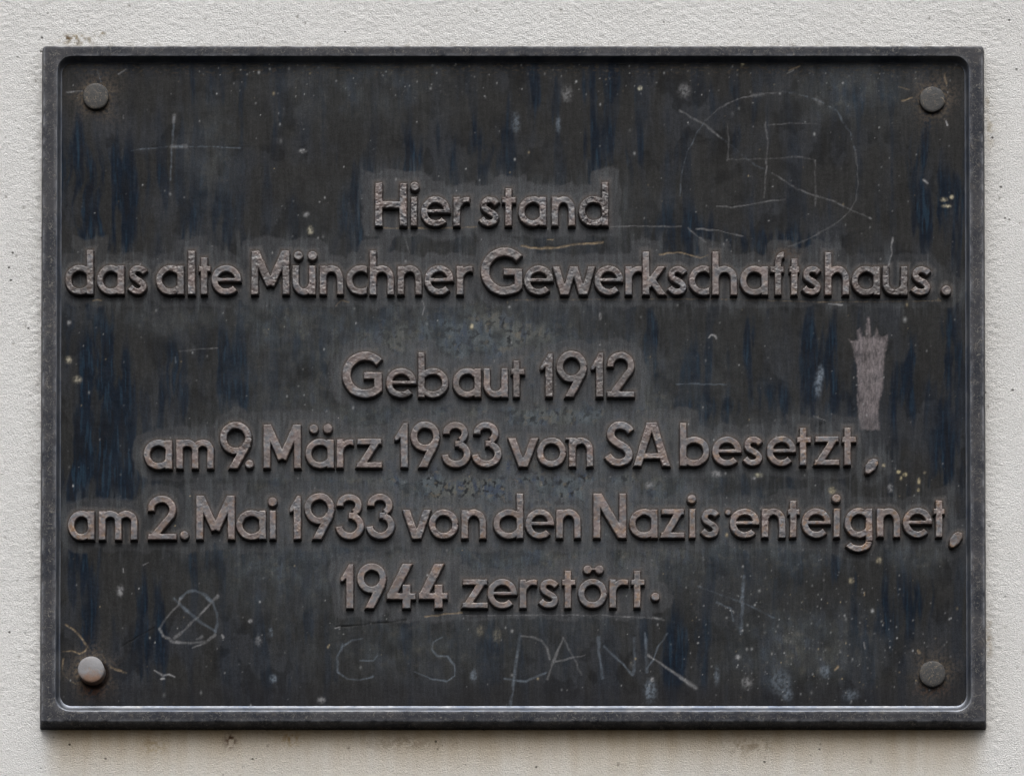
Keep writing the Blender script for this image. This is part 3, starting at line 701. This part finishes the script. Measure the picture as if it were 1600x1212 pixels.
HAZE = [(740, 720, 330, 190, .55), (700, 525, 150, 45, .65), (760, 760, 190, 45, .8), (880, 800, 150, 110, .45), (860, 650, 80, 25, .5), (780, 520, 60, 30, .35), (760, 330, 230, 55, .22), (430, 880, 120, 60, .25), (1250, 1010, 110, 60, .35),
        (1330, 140, 90, 50, .3), (560, 130, 120, 60, .22), (1100, 830, 120, 60, .3), (1240, 860, 50, 40, .35), (1430, 870, 50, 25, .3), (640, 1010, 160, 40, .2), (330, 250, 40, 90, .2), (1000, 660, 60, 30, .3), (250, 500, 120, 20, .2), (430, 500, 60, 40, .3)]


def build_panel():
    st = 1.35 * S
    xs = np.arange(IXL - 0 * S, IXR + st, st); zs = np.arange(IZB - 0 * S, IZT + st, st)
    X, Z = np.meshgrid(xs, zs); U, V = fwd(X, Y_PANEL, Z)
    ucol = U[len(zs) // 2]; vrow = V[:, len(xs) // 2]           # vrow decreases with z

    def win(u0, u1, v0, v1):
        j0, j1 = np.searchsorted(ucol, [u0, u1]); i1, i0 = len(vrow) - np.searchsorted(vrow[::-1], [v0, v1])
        return slice(max(i0 - 1, 0), i1 + 1), slice(max(j0 - 1, 0), j1 + 1)

    # distance to the lettering
    dt = np.full(U.shape, 60.0)
    for nm, ch, li, f, (u0, u1, v0, v1) in GLYPHS:
        w = win(u0 - 35, u1 + 35, v0 - 35, v1 + 35)
        dt[w] = np.minimum(dt[w], f(U[w], V[w]))
    nA = fbm(U / 120, V / 120, 500, 4); nB = fbm(U / 30, V / 30, 510, 4); nS = fbm(U / 17 + nA * 1.5, V / 130, 520, 4, .6); nS2 = fbm(U / 26, V / 190, 530, 3)
    nF = fbm(U / 5, V / 5, 540, 3); nG = fbm(U / 3.2, V / 9, 545, 2)
    C = np.zeros(U.shape + (3,))
    warm, grey = lin(42, 42, 42), lin(45, 47, 51)
    k = sst(0.4, 0.62, nA * .6 + nS2 * .4)[..., None]
    C[:] = warm * (1 - k) + grey * k
    C *= (0.78 + 0.44 * nS)[..., None] * (0.8 + 0.4 * nF)[..., None]
    C *= (1 - .42 * sst(.53, .60, fbm(U / 55, V / 80, 660, 4)) * sst(.35, .6, nA))[..., None]

    def lay(m, c):
        m = np.clip(m, 0, 1)[..., None]; C[:] = C * (1 - m) + np.array(c) * m
    # old wax and rain streaks, blue-black, hanging below and stopping short of the letters
    b = np.zeros(U.shape)
    for (cx, cy, rx, ry, s) in BLUE:
        w = win(cx - 2.4 * rx, cx + 2.4 * rx, cy - 2.4 * ry, cy + 2.4 * ry)
        b[w] = b[w] + s * np.exp(-(((U[w] - cx) / rx) ** 2 + ((V[w] - cy) / ry) ** 2) * 1.1)
    b = b * (0.30 + 1.25 * sst(0.36, 0.62, nS * .65 + nS2 * .35)) + 0.4 * sst(0.55, 0.66, nS2) * (0.6 + 0.8 * nB)
    clear = sst(11, 22, dt + (nB - .5) * 18)
    b = b * (0.08 + 0.92 * clear)
    bl = lin(9, 22, 36)[None, None, :] * (0.75 + 0.5 * nF)[..., None] * (0.8 + 0.4 * nA)[..., None]
    mb = (.92 * sst(.12, 1.0, b))[..., None]; C[:] = C * (1 - mb) + bl * mb
    lay(np.clip(b - .3, 0, 1) * sst(.52, .66, fbm(U / 5, V / 60, 610, 3)) * 0.55, lin(34, 54, 70))
    lay(np.clip(b - .3, 0, 1) * sst(.5, .64, fbm(U / 9, V / 90, 611, 3)) * 0.75, lin(18, 20, 26))
    # lighter mottled grey over the middle of the text
    hz = np.zeros(U.shape)
    for (cx, cy, rx, ry, s) in HAZE:
        hz += s * np.exp(-(((U - cx) / rx) ** 2 + ((V - cy) / ry) ** 2))
    hz = hz * (0.35 + 1.1 * sst(0.3, 0.7, nB * .55 + nA * .25 + nS * .2))
    mid_tone = lin(84, 91, 96) * (1 - sst(.45, .65, nA)[..., None]) + lin(90, 92, 90) * sst(.45, .65, nA)[..., None]
    mh = np.clip(hz * .95, 0, .9)[..., None]; C[:] = C * (1 - mh) + mid_tone * mh
    lay(hz * sst(.52, .66, fbm(U / 12, V / 34, 625, 3)) * .55, lin(54, 63, 80))
    lay(hz * sst(.55, .64, fbm(U / 10, V / 10, 620, 4)) * .75, lin(40, 42, 45))
    lay(hz * sst(.60, .74, fbm(U / 12, V / 12, 630, 4)) * .5, lin(100, 95, 86))
    # mineral halo with a scalloped outer edge hugging the letters, runs beneath each line
    hs_ = np.clip(.35 + .65 * np.exp(-((U - 770) / 420) ** 2), 0, 1)
    lay(sst(21, 16, dt + (nB - .5) * 18) * hs_ * (.45 + .3 * nF), lin(76, 77, 80))
    lay(sst(8, 2, dt + (nB - .5) * 7) * (.30 + .35 * nF), lin(94, 91, 90))
    runs = sst(44, 10, dt) * sst(.50, .66, fbm(U / 13, V / 130, 670, 4, .6)) * .42
    lay(runs, lin(80, 83, 86))
    lay(sst(2.5, 0.5, dt) * .35, lin(72, 58, 46))
    # soft dull band at the foot and the sides
    lay(sst(1062, 1080, V) * .45, lin(38, 38, 41))
    # polished blurs and drips
    for (a, c2, rx, ry, s, col) in [(1282, 585, 5, 12, .6, COOL), (1278, 604, 6, 16, .35, COOL), (1016, 1078, 9, 16, .42, COOL), (1019, 1061, 3, 3, .7, PALE), (1153, 1026, 4, 4, .55, PALE), (1167, 1066, 8, 9, .3, PALE), (1120, 1055, 4, 14, .25, COOL), (886, 147, 8, 12, .28, PALE),
                                     (1069, 142, 9, 10, .32, PALE), (872, 195, 4, 12, .3, COOL), (806, 192, 6, 14, .3, COOL), (1000, 138, 3, 3, 1.0, (.5, .48, .38)), (1160, 99, 3, 4, .9, (.5, .45, .3)), (478, 335, 5, 4, .45, PALE), (485, 360, 4, 6, .6, (.45, .42, .33)),
                                     (473, 236, 5, 3, .8, PALE), (427, 1060, 5, 6, .5, COOL), (404, 1000, 5, 8, .3, PALE), (423, 988, 3, 8, .4, COOL), (502, 1093, 6, 5, .4, PALE), (740, 1055, 5, 9, .35, COOL), (737, 510, 3, 4, .7, (.45, .4, .28)), (938, 494, 2, 5, .6, PALE),
                                     (1120, 740, 8, 5, .5, PALE), (1185, 742, 6, 3, .7, (.42, .4, .3)), (1178, 747, 3, 2, .6, PALE), (1015, 757, 6, 5, .35, PALE), (107, 562, 5, 5, .6, (.36, .33, .26)), (121, 593, 6, 5, .55, (.36, .33, .26)), (108, 504, 3, 4, .5, PALE),
                                     (188, 923, 5, 8, .5, PALE), (391, 970, 3, 3, .6, PALE), (1230, 1085, 8, 8, .3, COOL), (1290, 1048, 8, 10, .3, COOL), (1220, 1065, 16, 18, .25, COOL), (1330, 1085, 12, 8, .22, COOL), (1404, 737, 3, 2.5, .8, (.40, .35, .22)), (1414, 741, 3, 3, .8, (.40, .35, .22)), (1408, 747, 2, 3, .6, (.40, .35, .22)), (1381, 726, 2.5, 3, .6, (.42, .37, .26)), (1445, 738, 2, 2, .6, (.4, .35, .25)),
                                     (1436, 752, 2.2, 5, .65, (.40, .34, .22)), (1435, 765, 2, 2.5, .6, (.40, .34, .22)), (1391, 762, 4, 6, .45, PALE), (1475, 312, 5, 3, .6, (.42, .38, .28)), (1487, 308, 3, 3, .7, (.42, .38, .28)), (1479, 322, 6, 2.5, .7, (.42, .38, .28)), (1300, 766, 5, 5, .6, (.34, .3, .2)),
                                     (1373, 875, 4, 5, .5, (.4, .35, .25)), (1330, 907, 4, 4, .5, (.4, .35, .25)), (560, 945, 4, 4, .0, PALE), (750, 985, 5, 8, .4, (.2, .18, .14)), (776, 992, 6, 10, .35, (.2, .18, .14)), (1182, 131, 4, 4, .0, PALE), (1228, 395, 22, 9, .35, (.07, .045, .03))]:
        w = win(a - 2.5 * rx, a + 2.5 * rx, c2 - 2.5 * ry, c2 + 2.5 * ry)
        m = np.clip(s * np.exp(-(((U[w] - a) / rx) ** 2 + ((V[w] - c2) / ry) ** 2) ** 1.5) * (0.35 + 1.1 * sst(.3, .65, nF[w])), 0, 1)[..., None]
        C[w] = C[w] * (1 - m) + np.array(col) * m
    # rust and lime round the bolts, painted shadow beside the pale one
    for (a, c2, r, s) in [(149.5, 152, 21, .7), (1457, 157, 21, .7), (1457, 1054, 21, .55), (142, 1050, 22, .9)]:
        dd = np.hypot(U - a, V - c2) - r; an = np.arctan2(V - c2, U - a)
        lay(1.3 * s * np.exp(-np.clip(dd, 0, None) / (4.5 + 9 * vn(an * 2.2 + 10, 0 * an, int(a)))) * sst(.32, .6, nF) * .8, lin(104, 90, 74))
        lay(s * np.exp(-np.clip(dd - 6, 0, None) / 16) * .35, lin(66, 66, 68))
    lay(np.exp(-((U - 145) / 14) ** 2 - ((V - 1073) / 12) ** 2) * .8 * sst(.3, .6, nF), lin(88, 52, 34))
    lay(np.exp(-((U - 1457) / 22) ** 2 - ((V - 1077) / 8) ** 2) * .55 * sst(.4, .6, nF), lin(70, 50, 44))
    lay(sst(5, 0, np.hypot(U - 148, V - 1053) - 21) * .9, lin(20, 12, 9))  # dark gap and shadow of the pale bolt, painted into the panel colour
    # dirt and threads caught along the top edge
    lay(sst(128, 104, V) * sst(.56, .72, fbm(U / 8, V / 4, 650, 3)) * .45, lin(78, 68, 54))
    # pale hand-shaped mark
    w = win(1310, 1400, 480, 690)
    hd = poly(U[w], V[w], HAND) + (nF[w] - .5) * 4 + (nB[w] - .5) * 3
    ht = np.clip(sst(1.8, -2.4, hd) * (.44 + .7 * (nG[w] - .4) + .7 * (nB[w] - .45)) * (1 - .38 * sst(600, 680, V[w])), 0, 1)[..., None]
    C[w] = C[w] * (1 - ht) + lin(130, 122, 124) * ht
    # scratches
    H = (fbm(U / 70, V / 70, 700, 3) - .5) * 1.6 + (fbm(U / 9, V / 9, 710, 3) - .5) * .30
    edge = np.minimum(np.minimum(U - 88, 1516 - U), np.minimum(V - 88, 1110 - V))
    H = H * sst(4, 30, edge)
    for i, (pts, hw, s, col, brk) in enumerate(SCR):
        us = [p[0] for p in pts]; vs = [p[1] for p in pts]; hw = max(hw, 1.05)
        w = win(min(us) - 6, max(us) + 6, min(vs) - 6, max(vs) + 6)
        if U[w].size == 0: continue
        wu = U[w] + (vn(U[w] / 9, V[w] / 9, i) - .5) * 1.6; wv = V[w] + (vn(U[w] / 9, V[w] / 9, i + 99) - .5) * 1.6
        dmin = np.full(wu.shape, 99.0)
        for a, c2 in zip(pts[:-1], pts[1:]):
            ex, ey = c2[0] - a[0], c2[1] - a[1]; t = np.clip(((wu - a[0]) * ex + (wv - a[1]) * ey) / (ex * ex + ey * ey + 1e-9), 0, 1)
            dmin = np.minimum(dmin, np.hypot(wu - a[0] - t * ex, wv - a[1] - t * ey))
        hv = hw * (.55 + 1.0 * vn(wu / 11, wv / 11, 1000 + i)); s = s * (.55 + .95 * vn(wu / 14, wv / 14, 1100 + i) ** 1.5)
        m = s * sst(hv * 1.35, hv * .25, dmin) * (1 - brk * sst(.35, .62, vn(wu / 3.1, wv / 3.1, 800 + i) * .6 + vn(wu / 17, wv / 17, 900 + i) * .4))
        H[w] -= m * .7
        m = np.clip(m, 0, 1)[..., None]; C[w] = C[w] * (1 - m) + np.array(col) * m
    # specks of lime, paint and bird dirt
    n = 900
    su = rng.uniform(95, 1508, n); sv = rng.uniform(95, 1105, n)
    m2 = 380
    su = np.concatenate([su, rng.normal(1270, 120, m2), rng.uniform(300, 1500, 180)]); sv = np.concatenate([sv, rng.normal(1000, 70, m2), rng.uniform(100, 150, 180)])
    for i, (a, c2) in enumerate(zip(su, sv)):
        if not (94 < a < 1509 and 94 < c2 < 1106): continue
        r = 0.6 + rng.gamma(1.1, .26); r2 = r * rng.uniform(.8, 1.7); s = min(rng.gamma(1.5, .15), .85)
        col = (.50, .51, .52) if rng.random() < .85 else (.45, .37, .24)
        w = win(a - 4 * r, a + 4 * r, c2 - 4 * r2, c2 + 4 * r2)
        m = s * np.exp(-(((U[w] - a) / r) ** 2 + ((V[w] - c2) / r2) ** 2))[..., None]
        C[w] = C[w] * (1 - m) + np.array(col) * m
    Y = Y_PANEL - H * S
    # clip the corners to the rounded recess
    co = np.stack([X, Y, Z], -1).reshape(-1, 3)
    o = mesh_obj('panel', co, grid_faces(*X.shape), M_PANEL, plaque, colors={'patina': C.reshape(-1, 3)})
    return o


build_panel()

# ------------------------------------------------------------------ bolts
def bolt(u, vv, r, stick, mat, dome, seed, tilt=(0, 0)):
    yb = Y_PANEL + 1.5 * S; yt = Y_PANEL - stick * S
    x, z = inv(u, vv, yt)
    prof = [(r, 0), (r, stick - 1.6), (r - .5, stick - .6), (r - 1.6, stick)] + [(r * k, stick + dome * (1 - k * k)) for k in (.8, .6, .4, .2)]
    n = 56; co = []; R = np.random.default_rng(seed)
    for (rr, hh) in prof:
        a = np.linspace(0, 2 * math.pi, n, endpoint=False)
        wob = 1 + (vn(np.cos(a) * 2.5 + 7, np.sin(a) * 2.5 + 7, seed) - .5) * .035
        px, pz = rr * wob * np.cos(a), rr * wob * np.sin(a)
        dep = -(hh + (px * tilt[0] + pz * tilt[1]) * (hh > 1) + (vn(px / 5, pz / 5, seed + 3) - .5) * .25 * (hh > stick - 1)) * S
        co.append(np.stack([x + px * S, Y_PANEL + dep + (1.5 * S if hh == 0 else 0), z + pz * S], -1))
    co = np.vstack(co + [np.array([[x, Y_PANEL - (stick + dome) * S, z]])])
    f = []
    for i in range(len(prof) - 1):
        for j in range(n): f.append((i * n + j, i * n + (j + 1) % n, (i + 1) * n + (j + 1) % n, (i + 1) * n + j))
    c = len(co) - 1; i = len(prof) - 1
    for j in range(n): f.append((i * n + j, i * n + (j + 1) % n, c, c))
    me = bpy.data.meshes.new('bolt_head')
    me.from_pydata(co.tolist(), [], [tuple(dict.fromkeys(q_)) for q_ in f]); me.materials.append(mat)
    me.polygons.foreach_set('use_smooth', np.ones(len(f), dtype=bool))
    me.set_sharp_from_angle(angle=math.radians(40))
    o = bpy.data.objects.new('bolt_head', me); COL.objects.link(o); o.parent = plaque; o.matrix_parent_inverse = plaque.matrix_basis.inverted()
    return o


bolt(149.5, 150, 20.6, 5.5, M_BOLT, .8, 11, (.02, .03))
bolt(1457, 155, 20.4, 5.0, M_BOLT, .6, 12, (0, .02))
bolt(1457, 1052, 20.8, 5.5, M_BOLT, .9, 13, (.03, 0))
R2 = M_BOLT_PALE.node_tree; bs = R2.nodes['Principled BSDF']; zb = inv(142, 1052, Y_PANEL - 17 * S)[1]
old = bs.inputs['Base Color'].links[0].from_socket
tc = R2.nodes.new('ShaderNodeTexCoord'); sx = R2.nodes.new('ShaderNodeSeparateXYZ'); nz = R2.nodes.new('ShaderNodeTexNoise'); nz.inputs['Scale'].default_value = 170
ma = R2.nodes.new('ShaderNodeMath'); ma.operation = 'MULTIPLY_ADD'; ma.inputs[1].default_value = 0.014
mr = R2.nodes.new('ShaderNodeMapRange'); mx = R2.nodes.new('ShaderNodeMix'); mx.data_type = 'RGBA'
R2.links.new(tc.outputs['Object'], sx.inputs[0]); R2.links.new(tc.outputs['Object'], nz.inputs['Vector']); R2.links.new(nz.outputs['Fac'], ma.inputs[0]); R2.links.new(sx.outputs['Z'], ma.inputs[2])
R2.links.new(ma.outputs[0], mr.inputs['Value'])
for k_, v_ in (('From Min', zb + .003), ('From Max', zb + .009), ('To Min', .75), ('To Max', 0.0)): mr.inputs[k_].default_value = v_
R2.links.new(mr.outputs[0], mx.inputs[0]); R2.links.new(old, mx.inputs[6]); mx.inputs[7].default_value = rgba(lin(140, 106, 82)); R2.links.new(mx.outputs[2], bs.inputs['Base Color'])
b = bolt(142, 1045, 20.4, 17, M_BOLT_PALE, 1.6, 14, (-.05, .02)); b['label'] = 'pale galvanised bolt head standing proud of the panel'
